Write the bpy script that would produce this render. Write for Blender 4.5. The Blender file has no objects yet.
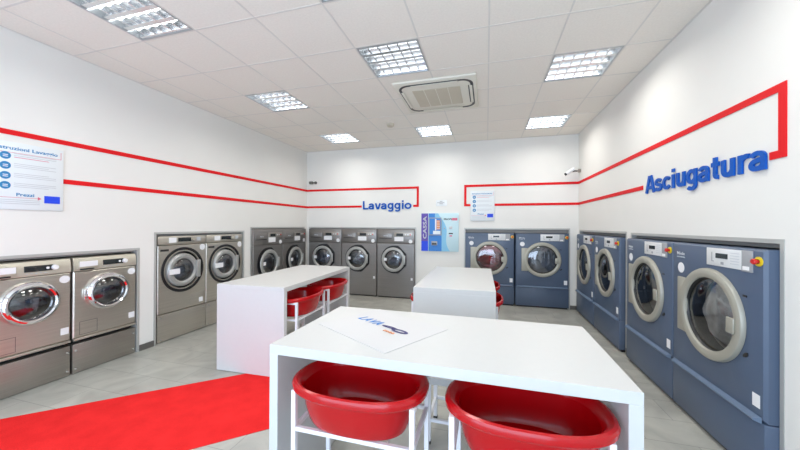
import bpy, bmesh, math, random
from mathutils import Vector, Matrix
random.seed(4)
PI = math.pi
SC = bpy.context.scene
COL = SC.collection

# ------------------------------------------------------------------ room size (metres)
XL, XR, YB, YF, H = -3.909, 1.576, 6.165, -2.1, 3.133
GX, GY, T = 0.0136, 2.0573, 0.6          # ceiling grid origin and module

# ------------------------------------------------------------------ materials
def mat(name, col, rough=.5, metal=0., emit=None, es=0., coat=0., spec=None):
    m = bpy.data.materials.new(name); m.use_nodes = True
    b = m.node_tree.nodes['Principled BSDF']
    b.inputs['Base Color'].default_value = (*col, 1)
    b.inputs['Roughness'].default_value = rough
    b.inputs['Metallic'].default_value = metal
    if coat: b.inputs['Coat Weight'].default_value = coat; b.inputs['Coat Roughness'].default_value = .08
    if spec is not None: b.inputs['Specular IOR Level'].default_value = spec
    if emit: b.inputs['Emission Color'].default_value = (*emit, 1); b.inputs['Emission Strength'].default_value = es
    return m

def noise_var(m, scale=(4, 4, 4), amt=.06, bump=0., detail=4., rough_amt=0.):
    """gentle mottling of the base colour (and a little bump) in object space"""
    nt = m.node_tree; N = nt.nodes; L = nt.links
    b = N['Principled BSDF']; c = tuple(b.inputs['Base Color'].default_value)[:3]
    tc = N.new('ShaderNodeTexCoord'); mp = N.new('ShaderNodeMapping'); mp.inputs['Scale'].default_value = scale
    nz = N.new('ShaderNodeTexNoise'); nz.inputs['Scale'].default_value = 1; nz.inputs['Detail'].default_value = detail
    L.new(tc.outputs['Object'], mp.inputs['Vector']); L.new(mp.outputs['Vector'], nz.inputs['Vector'])
    r = N.new('ShaderNodeValToRGB')
    r.color_ramp.elements[0].position = .3; r.color_ramp.elements[1].position = .7
    r.color_ramp.elements[0].color = (*[x * (1 - amt) for x in c], 1)
    r.color_ramp.elements[1].color = (*[min(1, x * (1 + amt)) for x in c], 1)
    L.new(nz.outputs['Fac'], r.inputs['Fac']); L.new(r.outputs['Color'], b.inputs['Base Color'])
    if bump:
        bp = N.new('ShaderNodeBump'); bp.inputs['Strength'].default_value = bump; bp.inputs['Distance'].default_value = .004
        L.new(nz.outputs['Fac'], bp.inputs['Height']); L.new(bp.outputs['Normal'], b.inputs['Normal'])
    return m

M = {}
M['wall'] = noise_var(mat('white_wall_paint', (.80, .788, .75), .75), (1.5, 1.5, 1.5), .015)
M['ceiling'] = noise_var(mat('mineral_fibre_tile', (.84, .80, .735), .9), (60, 60, 60), .03)
M['tbar'] = mat('ceiling_grid_bar', (.70, .68, .64), .5)
M['trim'] = mat('grey_aluminium_trim', (.50, .50, .475), .4, .25)
M['nichedark'] = mat('niche_lining_grey', (.30, .29, .275), .6)
M['skirt'] = mat('dark_grey_skirting', (.12, .115, .105), .5)
M['lam'] = noise_var(mat('white_laminate', (.60, .605, .595), .33, spec=.35), (30, 30, 30), .008)
M['tubewhite'] = mat('white_powder_coat', (.78, .79, .82), .35)
M['red'] = mat('red_glossy_plastic', (.44, .001, .004), .22, coat=.12, spec=.4)
M['stripe'] = mat('red_strip', (.72, .010, .014), .6, spec=.2)
M['blue'] = mat('blue_acrylic', (.005, .092, .44), .5, spec=.2)
M['steel'] = mat('brushed_steel', (.57, .53, .46), .34, .8)
M['steeld'] = mat('anthracite_steel', (.26, .245, .23), .38, .7)
M['steelp'] = mat('brushed_steel_dark', (.40, .37, .33), .38, .85)
for k in ('steel', 'steeld', 'steelp'): noise_var(M[k], (2, 2, 160), .07, .03)
M['fascia'] = mat('champagne_fascia', (.62, .58, .48), .35, .5)
M['chrome'] = mat('polished_chrome', (.85, .85, .87), .06, 1.)
M['ringgrey'] = mat('grey_door_ring', (.40, .40, .38), .38, .35)
M['ringbeige'] = mat('satin_silver_door_ring', (.40, .385, .325), .42, .2)
M['black'] = mat('black_plastic', (.012, .012, .013), .4)
M['dark'] = mat('dark_display', (.02, .024, .025), .15)
M['dblue'] = noise_var(mat('dryer_blue_enamel', (.078, .112, .178), .42, coat=.1), (3, 3, 3), .03)
M['dblue2'] = mat('dryer_blue_lip', (.125, .18, .27), .4)
M['paper'] = mat('white_sticker', (.85, .85, .86), .5)
M['panelw'] = mat('control_panel_white', (.72, .73, .73), .4)
M['grey'] = mat('mid_grey_print', (.35, .36, .38), .6)
M['greyl'] = mat('light_grey_print', (.55, .57, .60), .6)
M['yellow'] = mat('yellow_plastic', (.75, .55, .02), .4)
M['redbtn'] = mat('red_push_button', (.6, .02, .015), .3)
M['flagblue'] = mat('flag_blue', (.01, .06, .75), .5)
M['cyan'] = mat('title_blue_print', (.02, .22, .48), .5)
M['boardw'] = mat('board_white', (.76, .80, .82), .35)
M['purple'] = mat('purple_print', (.10, .05, .36), .4)
M['navy'] = mat('navy_print', (.035, .03, .15), .5)
M['blue2'] = mat('mid_blue_print', (.02, .20, .60), .4)
M['blue3'] = mat('sky_blue_print', (.22, .52, .74), .4)
M['blue4'] = mat('pale_blue_print', (.55, .74, .80), .4)
M['pinkred'] = mat('pink_red_print', (.70, .16, .24), .5)
M['orange'] = mat('orange_print', (.70, .30, .15), .5)
M['sheet'] = mat('white_sheet', (.605, .605, .61), .45)
M['alu'] = mat('mirror_aluminium', (.80, .82, .85), .18, .95)
M['lampw'] = mat('fluorescent_tube', (1, 1, 1), .5, emit=(.93, .97, 1.), es=6.5)
M['fixture'] = mat('silver_fixture_lining', (.45, .47, .48), .35, .5)
M['ac'] = mat('ivory_plastic', (.74, .72, .63), .5)
M['acg'] = mat('beige_grille', (.55, .50, .40), .6)
M['drum'] = mat('drum_steel', (.62, .63, .66), .38, .75)
M['laundry'] = noise_var(mat('blue_grey_laundry', (.32, .38, .50), .9), (9, 9, 9), .6)
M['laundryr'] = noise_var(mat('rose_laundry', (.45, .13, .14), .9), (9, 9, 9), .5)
M['laundryw'] = noise_var(mat('pale_laundry', (.66, .68, .69), .9), (7, 7, 7), .4)

def glass(name, tint, gl=.12):
    m = bpy.data.materials.new(name); m.use_nodes = True; nt = m.node_tree; N = nt.nodes; L = nt.links
    N.clear(); o = N.new('ShaderNodeOutputMaterial'); mx = N.new('ShaderNodeMixShader')
    t = N.new('ShaderNodeBsdfTransparent'); t.inputs['Color'].default_value = (*tint, 1)
    g = N.new('ShaderNodeBsdfGlossy'); g.inputs['Roughness'].default_value = .04
    lw = N.new('ShaderNodeLayerWeight'); lw.inputs['Blend'].default_value = .35
    ad = N.new('ShaderNodeMath'); ad.operation = 'ADD'; ad.inputs[1].default_value = gl; ad.use_clamp = True
    L.new(lw.outputs['Fresnel'], ad.inputs[0]); L.new(ad.outputs[0], mx.inputs[0])
    L.new(t.outputs[0], mx.inputs[1]); L.new(g.outputs[0], mx.inputs[2]); L.new(mx.outputs[0], o.inputs[0])
    return m
M['glass'] = glass('door_glass', (.55, .57, .60))
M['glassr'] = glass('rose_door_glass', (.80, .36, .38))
M['glassc'] = glass('clear_door_glass', (.86, .88, .89), .06)
M['glassd'] = glass('dark_door_glass', (.33, .35, .38))

# floor: 30 x 60 cm stoneware tiles with cloudy mottling
def floor_mat():
    m = mat('grey_stoneware_tiles', (.4, .4, .38), .3); nt = m.node_tree; N = nt.nodes; L = nt.links; b = N['Principled BSDF']
    tc = N.new('ShaderNodeTexCoord'); mp = N.new('ShaderNodeMapping'); mp.inputs['Location'].default_value = (.12, .145, 0)
    L.new(tc.outputs['Object'], mp.inputs['Vector'])
    br = N.new('ShaderNodeTexBrick'); br.offset = .5; br.inputs['Scale'].default_value = 1
    br.inputs['Brick Width'].default_value = .6; br.inputs['Row Height'].default_value = .3
    br.inputs['Mortar Size'].default_value = .0022; br.inputs['Mortar Smooth'].default_value = .3
    br.inputs['Color1'].default_value = (.42, .415, .375, 1); br.inputs['Color2'].default_value = (.45, .445, .40, 1)
    br.inputs['Mortar'].default_value = (.22, .215, .195, 1)
    L.new(mp.outputs['Vector'], br.inputs['Vector'])
    n1 = N.new('ShaderNodeTexNoise'); n1.inputs['Scale'].default_value = 2.6; n1.inputs['Detail'].default_value = 7; n1.inputs['Distortion'].default_value = 1.4
    L.new(tc.outputs['Object'], n1.inputs['Vector'])
    r = N.new('ShaderNodeValToRGB'); r.color_ramp.elements[0].position = .3; r.color_ramp.elements[1].position = .72
    r.color_ramp.elements[0].color = (.80, .80, .80, 1); r.color_ramp.elements[1].color = (1.18, 1.18, 1.17, 1)
    L.new(n1.outputs['Fac'], r.inputs['Fac'])
    mx = N.new('ShaderNodeMix'); mx.data_type = 'RGBA'; mx.blend_type = 'MULTIPLY'; mx.inputs[0].default_value = 1
    L.new(br.outputs['Color'], mx.inputs[6]); L.new(r.outputs['Color'], mx.inputs[7]); L.new(mx.outputs[2], b.inputs['Base Color'])
    return m
M['floor'] = floor_mat()

def carpet_mat():
    m = mat('red_carpet_pile', (.78, .012, .014), .95, spec=.1); nt = m.node_tree; N = nt.nodes; L = nt.links; b = N['Principled BSDF']
    tc = N.new('ShaderNodeTexCoord'); n = N.new('ShaderNodeTexNoise'); n.inputs['Scale'].default_value = 160; n.inputs['Detail'].default_value = 3
    n2 = N.new('ShaderNodeTexNoise'); n2.inputs['Scale'].default_value = 7; n2.inputs['Detail'].default_value = 5
    L.new(tc.outputs['Object'], n.inputs['Vector']); L.new(tc.outputs['Object'], n2.inputs['Vector'])
    a = N.new('ShaderNodeMath'); a.operation = 'MULTIPLY_ADD'; a.inputs[1].default_value = .5; L.new(n.outputs['Fac'], a.inputs[0]); 
    h = N.new('ShaderNodeMath'); h.operation = 'MULTIPLY'; h.inputs[1].default_value = .5; L.new(n2.outputs['Fac'], h.inputs[0]); L.new(h.outputs[0], a.inputs[2])
    r = N.new('ShaderNodeValToRGB'); r.color_ramp.elements[0].position = .3; r.color_ramp.elements[1].position = .7
    r.color_ramp.elements[0].color = (.66, .016, .016, 1); r.color_ramp.elements[1].color = (.86, .03, .03, 1)
    L.new(a.outputs[0], r.inputs['Fac']); L.new(r.outputs['Color'], b.inputs['Base Color'])
    bp = N.new('ShaderNodeBump'); bp.inputs['Strength'].default_value = .5; bp.inputs['Distance'].default_value = .004
    L.new(n.outputs['Fac'], bp.inputs['Height']); L.new(bp.outputs['Normal'], b.inputs['Normal'])
    return m
M['carpet'] = carpet_mat()

# ------------------------------------------------------------------ mesh helpers
class MB:
    def __init__(s): s.bm = bmesh.new(); s.mats = []
    def mi(s, m):
        if m is None: return 0
        if m not in s.mats: s.mats.append(m)
        return s.mats.index(m)
    def box(s, x0, x1, y0, y1, z0, z1, bev=0., m=None, seg=2):
        t = bmesh.new(); r = bmesh.ops.create_cube(t, size=1)
        for v in t.verts:
            v.co = Vector(((x0 + x1) / 2 + v.co.x * abs(x1 - x0), (y0 + y1) / 2 + v.co.y * abs(y1 - y0), (z0 + z1) / 2 + v.co.z * abs(z1 - z0)))
        if bev > 0: bmesh.ops.bevel(t, geom=t.edges[:], offset=bev, segments=seg, affect='EDGES', profile=.5)
        s.merge(t, m); return s
    def merge(s, t, m=None):
        i = s.mi(m); vm = {}
        for v in t.verts: vm[v] = s.bm.verts.new(v.co)
        for f in t.faces:
            try: g = s.bm.faces.new([vm[v] for v in f.verts]); g.material_index = i
            except ValueError: pass
        t.free()
    def quad(s, pts, m=None):
        f = s.bm.faces.new([s.bm.verts.new(p) for p in pts]); f.material_index = s.mi(m); return s
    def lathe(s, prof, cx, cz, seg=48, m=None, ax='y', sx=1., sz=1., close=False):
        """prof: (radius, offset along axis); ax 'y' spins about a y-axis through (cx,cz); ax 'z' about (cx,cz)=(x,y)"""
        i = s.mi(m); rings = []
        for r, d in prof:
            ring = []
            n = 1 if r < 1e-6 else seg
            for k in range(n):
                a = 2 * PI * k / seg; u, w = r * math.cos(a) * sx, r * math.sin(a) * sz
                ring.append(s.bm.verts.new((cx + u, d, cz + w) if ax == 'y' else (cx + u, cz + w, d)))
            rings.append(ring)
        pairs = list(zip(rings, rings[1:]))
        if close: pairs.append((rings[-1], rings[0]))
        for A, B in pairs:
            for k in range(seg):
                a0, a1 = A[k % len(A)], A[(k + 1) % len(A)]; b0, b1 = B[k % len(B)], B[(k + 1) % len(B)]
                vs = []
                for v in (a0, a1, b1, b0):
                    if v not in vs: vs.append(v)
                if len(vs) > 2:
                    f = s.bm.faces.new(vs if ax == 'y' else vs[::-1]); f.material_index = i
        return s
    def prism(s, pts, y0, y1, m=None):
        """pts: (x,z) outline; y0 is the front"""
        i = s.mi(m)
        A = [s.bm.verts.new((x, y0, z)) for x, z in pts]; B = [s.bm.verts.new((x, y1, z)) for x, z in pts]
        s.bm.faces.new(A).material_index = i; s.bm.faces.new(B[::-1]).material_index = i
        for k in range(len(pts)):
            j = (k + 1) % len(pts); s.bm.faces.new((A[k], B[k], B[j], A[j])).material_index = i
        return s
    def cyl(s, p, q, r, seg=16, m=None, r2=None):
        p, q = Vector(p), Vector(q); d = (q - p); L = d.length; t = bmesh.new()
        bmesh.ops.create_cone(t, cap_ends=True, segments=seg, radius1=r, radius2=r if r2 is None else r2, depth=L)
        R = d.to_track_quat('Z', 'Y').to_matrix().to_4x4(); R.translation = (p + q) / 2
        bmesh.ops.transform(t, matrix=R, verts=t.verts); s.merge(t, m); return s
    def build(s, name, m=None, parent=None, smooth=True):
        bmesh.ops.recalc_face_normals(s.bm, faces=s.bm.faces)
        me = bpy.data.meshes.new(name); s.bm.to_mesh(me); s.bm.free()
        if s.mats and s.mats[0] is not None:
            for x in s.mats: me.materials.append(x)
        else: me.materials.append(m)
        if smooth:
            me.shade_smooth(); me.set_sharp_from_angle(angle=math.radians(32))
        o = bpy.data.objects.new(name, me); COL.objects.link(o)
        if parent: o.parent = parent
        return o

def tag(o, label=None, cat=None, group=None, kind=None):
    if label: o['label'] = label
    if cat: o['category'] = cat
    if group: o['group'] = group
    if kind: o['kind'] = kind
    return o
def empty(name, loc=(0, 0, 0), rz=0., label=None, cat=None, group=None):
    o = bpy.data.objects.new(name, None); COL.objects.link(o); o.location = loc; o.rotation_euler = (0, 0, rz)
    o.empty_display_size = .1
    return tag(o, label, cat, group)
def kids(o): return [c for c in COL.objects if c.parent == o]
def dup(o, loc=None, rz=None, label=None, parent=None):
    c = o.copy(); COL.objects.link(c)
    if parent: c.parent = parent
    if loc is not None: c.location = loc
    if rz is not None: c.rotation_euler = (0, 0, rz)
    if label: c['label'] = label
    for ch in kids(o): dup(ch, parent=c)
    return c
def struct(name, mb, m): return tag(mb.build(name, m, smooth=False), kind='structure')

_tc = {}
def text_bm(body, offset=0., sp=1.):
    """outline text as a mesh in the xz plane, facing -y, lower left corner of the box at the origin"""
    cu = bpy.data.curves.new('t', 'FONT'); cu.body = body; cu.size = 1; cu.extrude = 0; cu.offset = offset; cu.resolution_u = 3; cu.space_character = sp
    o = bpy.data.objects.new('t', cu); COL.objects.link(o)
    bpy.context.view_layer.update()
    me = bpy.data.meshes.new_from_object(o.evaluated_get(bpy.context.evaluated_depsgraph_get()))
    bpy.data.objects.remove(o); bpy.data.curves.remove(cu)
    t = bmesh.new(); t.from_mesh(me); bpy.data.meshes.remove(me)
    bmesh.ops.remove_doubles(t, verts=t.verts, dist=1e-5)
    xs = [v.co.x for v in t.verts]; ys = [v.co.y for v in t.verts]
    x0, x1, y0, y1 = min(xs), max(xs), min(ys), max(ys)
    return t, (x0, x1, y0, y1)
def add_text(mb, body, x0, z0, w, h, y, ext=.0015, offset=.02, m=None, rot=0):
    t, (a, b, c, d) = text_bm(body, offset=offset)
    sx, sz = w / (b - a), h / (d - c)
    for v in t.verts:
        X, Z = (v.co.x - a) * sx, (v.co.y - c) * sz
        if rot: X, Z = -Z, X
        v.co = Vector((x0 + X, y, z0 + Z))
    r = bmesh.ops.extrude_face_region(t, geom=t.faces[:])
    for g in r['geom']:
        if isinstance(g, bmesh.types.BMVert): g.co.y -= ext
    mb.merge(t, m)
def rect(mb, x0, x1, z0, z1, y, m, t=.0012): mb.box(x0, x1, y - t, y, z0, z1, m=m)

# ------------------------------------------------------------------ room shell
def wall_with_holes(name, u0, u1, z0, z1, holes, to3, thick, m):
    us = sorted({u0, u1, *[h[0] for h in holes], *[h[1] for h in holes]})
    zs = sorted({z0, z1, *[h[2] for h in holes], *[h[3] for h in holes]})
    mb = MB(); inside = lambda u, z: any(h[0] < u < h[1] and h[2] < z < h[3] for h in holes)
    solid = {}
    for i in range(len(us) - 1):
        for j in range(len(zs) - 1): solid[i, j] = not inside((us[i] + us[i + 1]) / 2, (zs[j] + zs[j + 1]) / 2)
    for (i, j), s in solid.items():
        if not s: continue
        a, b, c, d = us[i], us[i + 1], zs[j], zs[j + 1]
        mb.quad([to3(a, 0, c), to3(b, 0, c), to3(b, 0, d), to3(a, 0, d)])
        mb.quad([to3(a, thick, c), to3(a, thick, d), to3(b, thick, d), to3(b, thick, c)])
        for (di, dj, p, q) in ((-1, 0, (a, c), (a, d)), (1, 0, (b, d), (b, c)), (0, -1, (b, c), (a, c)), (0, 1, (a, d), (b, d))):
            if not solid.get((i + di, j + dj), False):
                mb.quad([to3(p[0], 0, p[1]), to3(q[0], 0, q[1]), to3(q[0], thick, q[1]), to3(p[0], thick, p[1])])
    bmesh.ops.remove_doubles(mb.bm, verts=mb.bm.verts, dist=1e-5)
    return struct(name, mb, m)
TL = lambda u, d, z: (XL - d, u, z)       # u = world y
TR = lambda u, d, z: (XR + d, u, z)
TB = lambda u, d, z: (u, YB + d, z)       # u = world x
TF = lambda u, d, z: (u, YF - d, z)
FR = .026                                  # frame width
NL = [(1.44, 2.672, 0, 1.21), (2.835, 4.295, 0, 1.388), (4.435, 6.075, 0, 1.450)]
NB = [(-3.845, -1.380, 0, 1.450), (-.425, 1.44, 0, 1.448)]
NR = [(2.205, 4.085, 0, 1.415), (4.19, 6.09, 0, 1.425)]
wall_with_holes('wall_left', YF - .1, YB + .1, 0, H, NL, TL, .10, M['wall'])
wall_with_holes('wall_back', XL, XR, 0, H, NB, TB, .10, M['wall'])
wall_with_holes('wall_right', YF - .1, YB + .1, 0, H, NR, TR, .10, M['wall'])
wall_with_holes('wall_front', XL, XR, 0, H, [(XL + .35, XR - .35, .05, 2.75)], TF, .12, M['wall'])

def niche(n, u0, u1, z1, to3, fill_z, sgn):
    """aluminium frame round the opening plus the grey box behind it"""
    mb = MB()
    def bar(a, b, c, d, d0, d1, m):
        P = [to3(u, dd, z) for u in (a, b) for dd in (d0, d1) for z in (c, d)]
        xs, ys, zs = zip(*P); mb.box(min(xs), max(xs), min(ys), max(ys), min(zs), max(zs), m=m)
    for a, b, c, d in ((u0, u0 + FR, 0, z1), (u1 - FR, u1, 0, z1), (u0 + FR, u1 - FR, z1 - FR, z1)):
        bar(a, b, c, d, -.004, .10, M['trim'])
    bar(u0 + FR, u1 - FR, fill_z, z1 - FR, .045, .06, M['nichedark'])
    for q in ([(u0, 0), (u0, z1)], [(u0, z1), (u1, z1)], [(u1, z1), (u1, 0)]):
        (a, c), (b, d) = q
        mb.quad([to3(a, .1, c), to3(b, .1, d), to3(b, .85, d), to3(a, .85, c)], M['skirt'])
    mb.quad([to3(u0, .85, 0), to3(u1, .85, 0), to3(u1, .85, z1), to3(u0, .85, z1)], M['nichedark'])
    mb.quad([to3(u0, .1, -.002), to3(u1, .1, -.002), to3(u1, .85, -.002), to3(u0, .85, -.002)], M['nichedark'])
    struct('trim_%d' % n, mb, None)
k = 1
for hs, to3, fz in ((NL, TL, (1.165, 1.335, 1.410)), (NB, TB, (1.410, 1.36)), (NR, TR, (1.36, 1.36))):
    for (a, b, c, d), f in zip(hs, fz): niche(k, a, b, d, to3, f, 1); k += 1

mb = MB(); mb.box(XL - .9, XR + .9, YF - .12, YB + .9, -.12, 0); struct('floor', mb, M['floor'])

# baseboards only where there is wall
def base(name, spans, to3):
    mb = MB()
    for a, b in spans:
        P = [to3(u, dd, z) for u in (a, b) for dd in (0, -.012) for z in (0, .07)]
        xs, ys, zs = zip(*P); mb.box(min(xs), max(xs), min(ys), max(ys), min(zs), max(zs))
    struct(name, mb, M['skirt'])
base('baseboard_left', [(YF, 1.44), (2.672, 2.835), (4.295, 4.435), (6.075, YB)], TL)
base('baseboard_back', [(XL + .013, -3.845), (-1.395, -.425), (1.44, XR - .013)], TB)
base('baseboard_right', [(YF, 2.205), (4.085, 4.19), (6.09, YB)], TR)

# shopfront behind the camera: aluminium frame
mb = MB()
X0, X1 = XL + .35, XR - .35
for x in (X0, X0 + (X1 - X0) * .33, X0 + (X1 - X0) * .66, X1 - .06): mb.box(x, x + .06, YF - .09, YF - .03, .05, 2.75, m=M['trim'])
for z in (.05, 2.15, 2.69): mb.box(X0, X1, YF - .085, YF - .035, z, z + .06, m=M['trim'])
struct('window_1', mb, M['trim'])

# ceiling: tiles and T-bars, open where fixtures sit
LIGHTS = [(-5, -1), (-2, -1), (1, -1), (-2, 1), (1, 2), (-5, 2), (-5, 5), (-2, 5), (1, 5)]   # (column, row) cells
xs = sorted({XL, XR, *[GX + i * T for i in range(-8, 5) if XL < GX + i * T < XR]})
ys = sorted({YF, YB, *[GY + j * T for j in range(-8, 9) if YF < GY + j * T < YB]})
cell = {(round(GX + a * T + T / 2, 3), round(GY + b * T + T / 2, 3)) for a, b in LIGHTS}
mb = MB()
for i in range(len(xs) - 1):
    for j in range(len(ys) - 1):
        c = (round((xs[i] + xs[i + 1]) / 2, 3), round((ys[j] + ys[j + 1]) / 2, 3))
        if c in cell: continue
        mb.quad([(xs[i], ys[j], H), (xs[i], ys[j + 1], H), (xs[i + 1], ys[j + 1], H), (xs[i + 1], ys[j], H)], M['ceiling'])
for x in xs[1:-1]: mb.box(x - .007, x + .007, YF, YB, H - .002, H + .02, m=M['tbar'])
for y in ys[1:-1]: mb.box(XL, XR, y - .007, y + .007, H - .0022, H + .0198, m=M['tbar'])
mb.box(XL, XR, YF, YB, H + .30, H + .34, m=M['ceiling'])  # unseen cap over the tiles, closed at the sides, added to stop light leaks
for a, b, c, d in ((XL, XR, YB, YB + .1), (XL, XR, YF - .1, YF), (XL - .1, XL, YF - .1, YB + .1), (XR, XR + .1, YF - .1, YB + .1)):
    mb.box(a, b, c, d, H, H + .34, m=M['ceiling'])
struct('ceiling', mb, None)
# wall-angle trim
mb = MB()
mb.box(XL, XL + .015, YF, YB, H - .004, H - .001); mb.box(XR - .015, XR, YF, YB, H - .004, H - .001); mb.box(XL + .015, XR - .015, YB - .015, YB, H - .004, H - .001)
struct('trim_8', mb, M['tbar'])

# ------------------------------------------------------------------ ceiling lights
def make_light():
    r = empty('ceiling_light', (0, 0, H), 0, 'x', 'light')
    W = .285
    mb = MB()      # housing: shallow open box
    mb.quad([(-W, -W, .085), (W, -W, .085), (W, W, .085), (-W, W, .085)])
    for p, q in (((-W, -W), (W, -W)), ((W, -W), (W, W)), ((W, W), (-W, W)), ((-W, W), (-W, -W))):
        mb.quad([(*p, .0), (*q, .0), (*q, .085), (*p, .085)])
    for a, b, c, d in ((-.291, -W + .006, -.291, .291), (W - .006, .291, -.291, .291), (-W + .006, W - .006, -.291, -W + .006), (-W + .006, W - .006, W - .006, .291)):
        mb.box(a, b, c, d, -.004, .003)
    mb.build('housing', M['fixture'], r, False)
    for t in range(4):
        y = -.21 + .14 * t
        mb = MB(); mb.cyl((-.27, y, .055), (.27, y, .055), .013, 12); mb.build('lamp_tube', M['lampw'], r)
    for t in range(3):
        y = -.14 + .14 * t
        mb = MB()
        mb.quad([(-W, y - .020, .003), (W, y - .020, .003), (W, y - .001, .062), (-W, y - .001, .062)])
        mb.quad([(-W, y + .020, .003), (-W, y + .001, .062), (W, y + .001, .062), (W, y + .020, .003)])
        mb.quad([(-W, y - .020, .003), (-W, y + .020, .003), (W, y + .020, .003), (W, y - .020, .003)])
        mb.build('reflector', M['alu'], r, False)
    for e in (-1, 1):
        mb = MB(); mb.quad([(-W + .006, e * (W - .007), .002), (W - .006, e * (W - .007), .002), (W - .006, e * (W - .03), .003), (-W + .006, e * (W - .03), .003)])
        mb.quad([(-W + .006, e * (W - .03), .003), (W - .006, e * (W - .03), .003), (W - .006, e * (W - .012), .07), (-W + .006, e * (W - .012), .07)])
        mb.build('reflector', M['alu'], r, False)
    mb = MB()
    for k in range(5):
        x = -.19 + .095 * k
        mb.quad([(x - .006, -W, .004), (x - .006, W, .004), (x - .0008, W, .038), (x - .0008, -W, .038)])
        mb.quad([(x + .006, -W, .004), (x + .0008, -W, .038), (x + .0008, W, .038), (x + .006, W, .004)])
        mb.quad([(x - .006, -W, .004), (x + .006, -W, .004), (x + .006, W, .004), (x - .006, W, .004)])
    mb.build('louvre', M['alu'], r, False)
    return r
LBL = {(-5, -1): 'recessed louvred ceiling light nearest the camera above the instruction board',
       (-2, -1): 'recessed louvred ceiling light cut off by the top edge of the photo',
       (1, -1): 'recessed louvred ceiling light above the near end of the dryer wall',
       (-2, 1): 'recessed louvred ceiling light just in front of the air conditioner',
       (1, 2): 'larger looking louvred ceiling light nearest the wall with Asciugatura lettering',
       (-5, 2): 'louvred ceiling light near the left wall, middle one of its row of three',
       (-5, 5): 'small bluish louvred ceiling light in the far corner over the red Lavaggio strip',
       (-2, 5): 'far louvred ceiling light just behind the air conditioner',
       (1, 5): 'far louvred ceiling light in the corner above the two back wall dryers'}
l0 = None
for (a, b) in LIGHTS:
    loc = (GX + a * T + T / 2, GY + b * T + T / 2, H)
    if l0 is None: l0 = make_light(); l0.location = loc; l0['label'] = LBL[a, b]; l0['group'] = 'recessed louvred ceiling lights'
    else: dup(l0, loc, label=LBL[a, b])
    ld = bpy.data.lights.new('troffer_lamp', 'AREA'); ld.shape = 'SQUARE'; ld.size = .54; ld.energy = 9.6; ld.color = (1., .975, .925); ld.spread = math.radians(160)
    lo = bpy.data.objects.new('troffer_lamp', ld); COL.objects.link(lo); lo.location = (loc[0], loc[1], H - .012)

# ------------------------------------------------------------------ air conditioner
ac = empty('ceiling_air_conditioner', (-.588, 3.887, H), 0, 'square ivory air conditioner cassette in the ceiling with a beige grille', 'air conditioner')
mb = MB(); mb.box(-.475, .475, -.475, .475, -.028, 0, .012); mb.build('cover_panel', M['ac'], ac)
def rrect(w, h, r, n=6):
    P = []
    for cx, cy, a0 in ((w - r, h - r, 0), (-w + r, h - r, 90), (-w + r, -h + r, 180), (w - r, -h + r, 270)):
        for k in range(n + 1):
            a = math.radians(a0 + 90 * k / n); P.append((cx + r * math.cos(a), cy + r * math.sin(a)))
    return P
def ring_flat(mb, w, h, r, t, z0, z1, m=None):
    A, B = rrect(w, h, r), rrect(w - t, h - t, max(r - t, .005)); i = mb.mi(m); n = len(A)
    V = [[mb.bm.verts.new((x, y, z)) for x, y in P] for P, z in ((A, z0), (A, z1), (B, z1), (B, z0))]
    for a, b in ((0, 1), (1, 2), (2, 3), (3, 0)):
        for k in range(n): mb.bm.faces.new((V[a][k], V[a][(k + 1) % n], V[b][(k + 1) % n], V[b][k])).material_index = i
mb = MB(); ring_flat(mb, .435, .415, .13, .032, -.031, -.027); mb.build('air_slot', M['black'], ac)
for sx, sy, L in ((0, -1, .27), (0, 1, .27), (-1, 0, .25), (1, 0, .25)):
    mb = MB()
    if sy: mb.box(-L, L, sy * .385 - .016, sy * .385 + .016, -.040, -.032, .004); mb2 = (-L, L, sy * .362 - .006, sy * .362 + .006)
    else: mb.box(sx * .405 - .016, sx * .405 + .016, -L, L, -.040, -.032, .004); mb2 = (sx * .382 - .006, sx * .382 + .006, -L, L)
    mb.build('flap', M['ac'], ac)
    if sy < 0 or sx > 0:
        mb = MB(); mb.box(mb2[0], mb2[1], mb2[2], mb2[3], -.031, -.0282); mb.build('air_slot', M['black'], ac)
mb = MB(); mb.box(-.285, .285, -.255, .255, -.034, -.0285, .003, m=M['acg'])
for k in range(1, 4): mb.box(-.285 + .1425 * k - .004, -.285 + .1425 * k + .004, -.255, .255, -.037, -.034, m=M['ac'])
for k in range(24): mb.box(-.28, .28, -.25 + k * .0215, -.25 + k * .0215 + .006, -.0355, -.034, m=M['acg'])
mb.build('intake_grille', None, ac, False)

mb = MB(); mb.lathe([(0, H - .045), (.045, H - .045), (.06, H - .03), (.062, H), (0, H)], -1.509, 4.796, 32, ax='z')
tag(mb.build('smoke_detector', M['acg']), 'small round beige smoke detector on the ceiling behind the air conditioner', 'smoke detector')

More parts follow.
